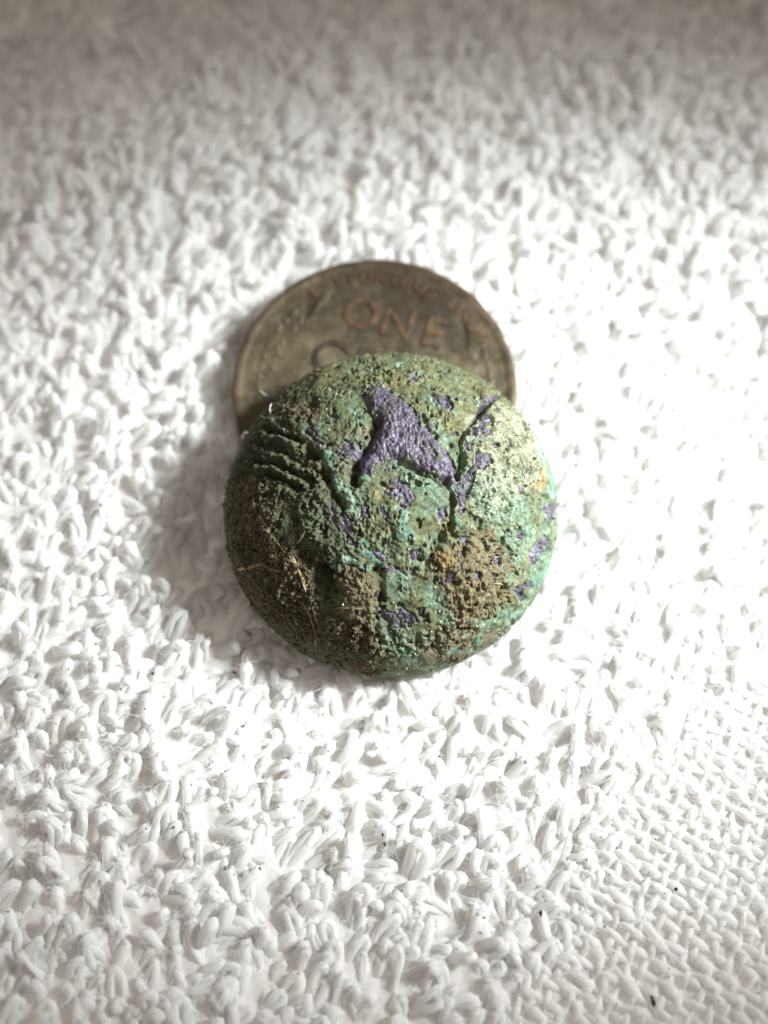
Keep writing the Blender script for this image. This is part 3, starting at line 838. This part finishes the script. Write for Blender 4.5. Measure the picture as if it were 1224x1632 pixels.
def simple_mat(name, c0, c1, scale, rough=0.8, spec=0.3):
    m, nt, bs = new_mat(name)
    N = NT(nt)
    tc = N.n('ShaderNodeTexCoord').outputs['Object']
    N.l(N.ramp(N.noise(tc, scale, 4), (0.35, c0), (0.65, c1)), bs.inputs['Base Color'])
    bs.inputs['Roughness'].default_value = rough
    bs.inputs['Specular IOR Level'].default_value = spec
    return m
STRAW = simple_mat('dry_root', (0.17, 0.125, 0.065), (0.40, 0.32, 0.185), 1500)
SOILM = simple_mat('dry_soil', (0.032, 0.025, 0.015), (0.20, 0.16, 0.098), 2500)
GRIT = simple_mat('pale_grit', (0.34, 0.33, 0.26), (0.62, 0.61, 0.54), 1500, 0.35, 0.6)
LINT = simple_mat('white_lint', (0.75, 0.74, 0.72), (0.85, 0.85, 0.84), 800)
DIRT = simple_mat('dark_dirt', (0.018, 0.015, 0.014), (0.06, 0.05, 0.045), 2500)

# crumbs of soil and grit, real lumps standing proud of the crust
ico = bmesh.new(); bmesh.ops.create_icosphere(ico, subdivisions=1, radius=1.0)
IV = np.array([v.co[:] for v in ico.verts]); IF = np.array([[v.index for v in f.verts] for f in ico.faces]); ico.free()
def crumbs(name, weight, count, rmin, rmax, mat):
    wgt = weight / weight.sum()
    k = rng.choice(len(wgt), count, p=wgt)
    s = rng.uniform(rmin, rmax, (count, 1, 1)) * rng.uniform(0.6, 1.3, (count, 1, 3))
    V = IV[None] * (1 + 0.28 * rng.standard_normal((count, len(IV), 1))) * s
    a = rng.normal(0, 1, (count, 3, 3)); q, _ = np.linalg.qr(a)
    V = np.einsum('nij,nkj->nki', q, V) + (PV[k] + VN[k] * s.mean((1, 2))[:, None] * 0.35)[:, None]
    F = (IF[None] + (np.arange(count) * len(IV))[:, None, None]).reshape(-1, 3)
    link(name, mesh(name, V.reshape(-1, 3), F, False), mat, button, kind='stuff')
okv = (pz > 0.3)
crumbs('soil_crumb', (m_soil * (0.25 + 0.75 * dark) + 0.02) * okv * crust, 2400, 0.035, 0.12, SOILM)
crumbs('pale_grain', (m_pale + 0.05 + 0.05 * m_teal) * okv * crust * (Q[:, 0] > -5), 750, 0.025, 0.06, GRIT)

def strand(name, pts, r, mat, parent, lift=0.05, seg=6, flat=1.0, wob=0.05):
    k = on_surface(pts)
    c = PV[k] + VN[k] * lift
    t = np.linspace(0, len(c) - 1, (len(c) - 1) * seg + 1)
    i = np.minimum(t.astype(int), len(c) - 2); fr = (t - i)[:, None]
    m0 = np.gradient(c, axis=0)
    h00 = 2 * fr ** 3 - 3 * fr ** 2 + 1; h10 = fr ** 3 - 2 * fr ** 2 + fr; h01 = -2 * fr ** 3 + 3 * fr ** 2; h11 = fr ** 3 - fr ** 2
    cl = h00 * c[i] + h10 * m0[i] + h01 * c[i + 1] + h11 * m0[i + 1]
    cl += rng.normal(0, wob * 0.3, cl.shape)
    ra = r * (0.75 + 0.5 * rng.random(len(cl))); ra[0] *= 0.4; ra[-1] *= 0.3
    v, f = tubes(cl[None], ra[None], 6)
    return link(name, mesh(name, v, f), mat, parent)
for pts, r in ((np.array([(-6.52, -3.51), (-5.81, -4.72), (-5.17, -5.87), (-4.87, -6.62), (-4.52, -7.59), (-4.43, -8.27)]), 0.085),
               (np.array([(-6.09, -4.26), (-5.48, -5.43), (-4.99, -6.37)]), 0.06),
               (np.array([(-9.47, -4.17), (-8.57, -4.43), (-7.64, -4.52)]), 0.11),
               (np.array([(-5.19, -7.05), (-4.90, -7.70), (-4.63, -8.46), (-4.55, -9.09)]), 0.06),
               (np.array([(-7.24, -2.67), (-6.75, -3.38), (-6.28, -4.23)]), 0.05),
               (np.array([(-5.80, -3.88), (-5.25, -3.43), (-4.97, -3.03)]), 0.035),
               (np.array([(-7.94, -4.31), (-7.25, -4.88), (-6.38, -5.21)]), 0.04),
               (np.array([(-8.85, -5.27), (-7.81, -6.08), (-7.05, -6.95)]), 0.04),
               (np.array([(-3.44, -7.39), (-2.53, -7.32), (-1.63, -7.45)]), 0.03),
               (np.array([(5.90, -5.85), (6.48, -5.84), (6.98, -5.95)]), 0.05),
               (np.array([(3.94, -3.30), (4.49, -2.99), (4.77, -2.43)]), 0.03)):
    strand('rootlet', pts, r, STRAW, button)

# ---------------------------------------------------------------- lint and specks lying about
def free_strand(name, pts, r, mat, label, cat, group=None):
    pts = np.array(pts, float)
    t = np.linspace(0, len(pts) - 1, (len(pts) - 1) * 6 + 1)
    i = np.minimum(t.astype(int), len(pts) - 2); fr = (t - i)[:, None]
    m0 = np.gradient(pts, axis=0)
    h00 = 2 * fr ** 3 - 3 * fr ** 2 + 1; h10 = fr ** 3 - 2 * fr ** 2 + fr; h01 = -2 * fr ** 3 + 3 * fr ** 2; h11 = fr ** 3 - fr ** 2
    cl = h00 * pts[i] + h10 * m0[i] + h01 * pts[i + 1] + h11 * m0[i + 1]
    base = cl[0].copy()
    ra = r * (0.7 + 0.6 * rng.random(len(cl))); ra[0] *= 0.4; ra[-1] *= 0.3
    v, f = tubes((cl - base)[None], ra[None], 6)
    o = link(name, mesh(name, v, f), mat, None, label=label, category=cat)
    o.location = base * MM
    if group: o['group'] = group
    return o
def bworld(k, lift):
    p = PV[k] + VN[k] * lift
    c, s = math.cos(BT), math.sin(BT)
    return np.stack([p[:, 0], c * p[:, 1] - s * p[:, 2], s * p[:, 1] + c * p[:, 2]], 1) + BL
g = 'lint fibres caught on the button'
free_strand('lint_fibre', bworld(on_surface(np.array([(-8.08, 5.37), (-7.78, 5.18), (-7.57, 5.14), (-7.43, 5.50), (-7.27, 5.99)])), 0.12), 0.028, LINT, 'bent white lint fibre caught on the upper left edge of the green button', 'lint', g)
free_strand('lint_fibre', bworld(on_surface(np.array([(-9.42, 4.49), (-9.25, 4.64), (-9.20, 4.90), (-8.98, 4.45)])), 0.10), 0.09, LINT, 'small white lint tuft on the left edge of the button below the bent fibre', 'lint', g)
free_strand('lint_fibre', bworld(on_surface(np.array([(-6.54, 3.64), (-6.45, 3.43), (-6.26, 3.42)])), 0.10), 0.022, LINT, 'tiny curled white fibre above the feather ridges of the button', 'lint', g)
zc = lambda x, y: CL[2] + (y - CL[1]) * math.tan(CT)
q = np.array([(-8.19, 9.62), (-8.01, 9.39), (-7.72, 9.21)])
free_strand('lint_fibre', [(a, b, zc(a, b) + 0.12) for a, b in q], 0.03, LINT, 'short white lint fibre in the shadow on the dark part of the coin', 'lint', g)

# height of the pile's top, to lay specks on the yarns
GX, GS = -46.0, 0.35
tops = np.full((330, 270), -1.6)
av = np.concatenate([np.stack([px.ravel(), py.ravel(), (lz + lr).ravel()], 1), WV + np.array([0, 0, 0.02])])
np.maximum.at(tops, (((av[:, 1] - GX) / GS).astype(int).clip(0, 329), ((av[:, 0] - GX) / GS).astype(int).clip(0, 269)), av[:, 2])
def top_z(x, y):
    return tops[int((y - GX) / GS), int((x - GX) / GS)]

def chip(lx, ly, lz, seed):
    r = np.random.default_rng(seed)
    return IV * (1 + 0.25 * r.standard_normal((len(IV), 1))) * np.array([lx, ly, lz])
def rotz(v, a):
    c, s = math.cos(a), math.sin(a)
    return np.stack([c * v[:, 0] - s * v[:, 1], s * v[:, 0] + c * v[:, 1], v[:, 2]], 1)
BITS = [  # place, half length, half width, turn, label
 (np.array([(15.13, -28.67)])[0], 0.62, 0.13, 105, 'black sliver of debris lying on the flat weave near the bottom right corner', 'debris'),
 (np.array([(7.90, -25.22)])[0], 0.30, 0.07, -52, 'thin dark brown twig bit on the towel below the button, left of the flat weave', 'debris'),
 (np.array([(-0.07, -19.24)])[0], 0.18, 0.08, 80, 'dark speck on the towel straight below the button', 'dirt speck'),
 (np.array([(-14.27, -9.46)])[0], 0.14, 0.09, 20, 'roundish dark speck on the loops, lower left of the button', 'dirt speck'),
 (np.array([(-9.21, -9.50)])[0], 0.12, 0.06, -40, 'small dark speck just off the lower left rim of the button', 'dirt speck'),
 (np.array([(-8.57, -12.80)])[0], 0.13, 0.05, 20, 'tiny curved dark bit on the towel below the left part of the button', 'dirt speck'),
 (np.array([(-15.82, 15.07)])[0], 0.12, 0.08, 60, 'lone grey speck on the bright loops left of the coin', 'dirt speck'),
 (np.array([(16.94, -22.45)])[0], 0.12, 0.10, 0, 'round dark speck on the flat weave at lower right', 'dirt speck'),
 (np.array([(11.83, -20.77)])[0], 0.14, 0.05, -60, 'small brown fibre bit at the border of loops and flat weave', 'debris'),
 (np.array([(-11.46, -20.88)])[0], 0.13, 0.06, -50, 'elongated dark speck on the loops far below the button at left', 'dirt speck'),
]
for q, (xy, la, lb, an, lab, cat) in enumerate(BITS):
    v = rotz(chip(la, lb, min(lb, 0.08), 50 + q), math.radians(an))
    o = link('debris' if cat == 'debris' else 'dirt_speck', mesh('dirt_speck', v, IF, False), DIRT, None, label=lab, category=cat)
    o.location = (xy[0] * MM, xy[1] * MM, (top_z(*xy) + 0.02) * MM)
# fine dust sifted over the towel, mostly lower left
cc = [np.array([(-17.80, -11.26)])[0], np.array([(-14.50, -14.39)])[0], np.array([(-7.22, -16.30)])[0], np.array([(19.18, -19.28)])[0], np.array([(0.29, -23.58)])[0], np.array([(13.98, -24.63)])[0]]
VV, FF, off = [], [], 0
for q in range(420):
    if q < 330:
        k = rng.choice(6, p=[0.27, 0.25, 0.16, 0.12, 0.1, 0.1])
        x, y = cc[k] + rng.normal(0, 4.0, 2)
    else:
        x, y = rng.uniform(-28, 28), rng.uniform(-32, 40)
    if support(np.array([x]), np.array([y]))[0] < 3: continue
    r = rng.uniform(0.018, 0.05) * (1.7 if rng.random() < 0.12 else 1)
    v = rotz(chip(r * rng.uniform(0.8, 2.0), r, r * 0.7, q + 900), rng.uniform(0, 3)) + np.array([x, y, top_z(x, y)])
    VV.append(v); FF.append(IF + off); off += len(v)
link('dust', mesh('dust', np.concatenate(VV), np.concatenate(FF), False), DIRT, None, kind='stuff', label='fine dark dust sprinkled over the towel', category='dust')
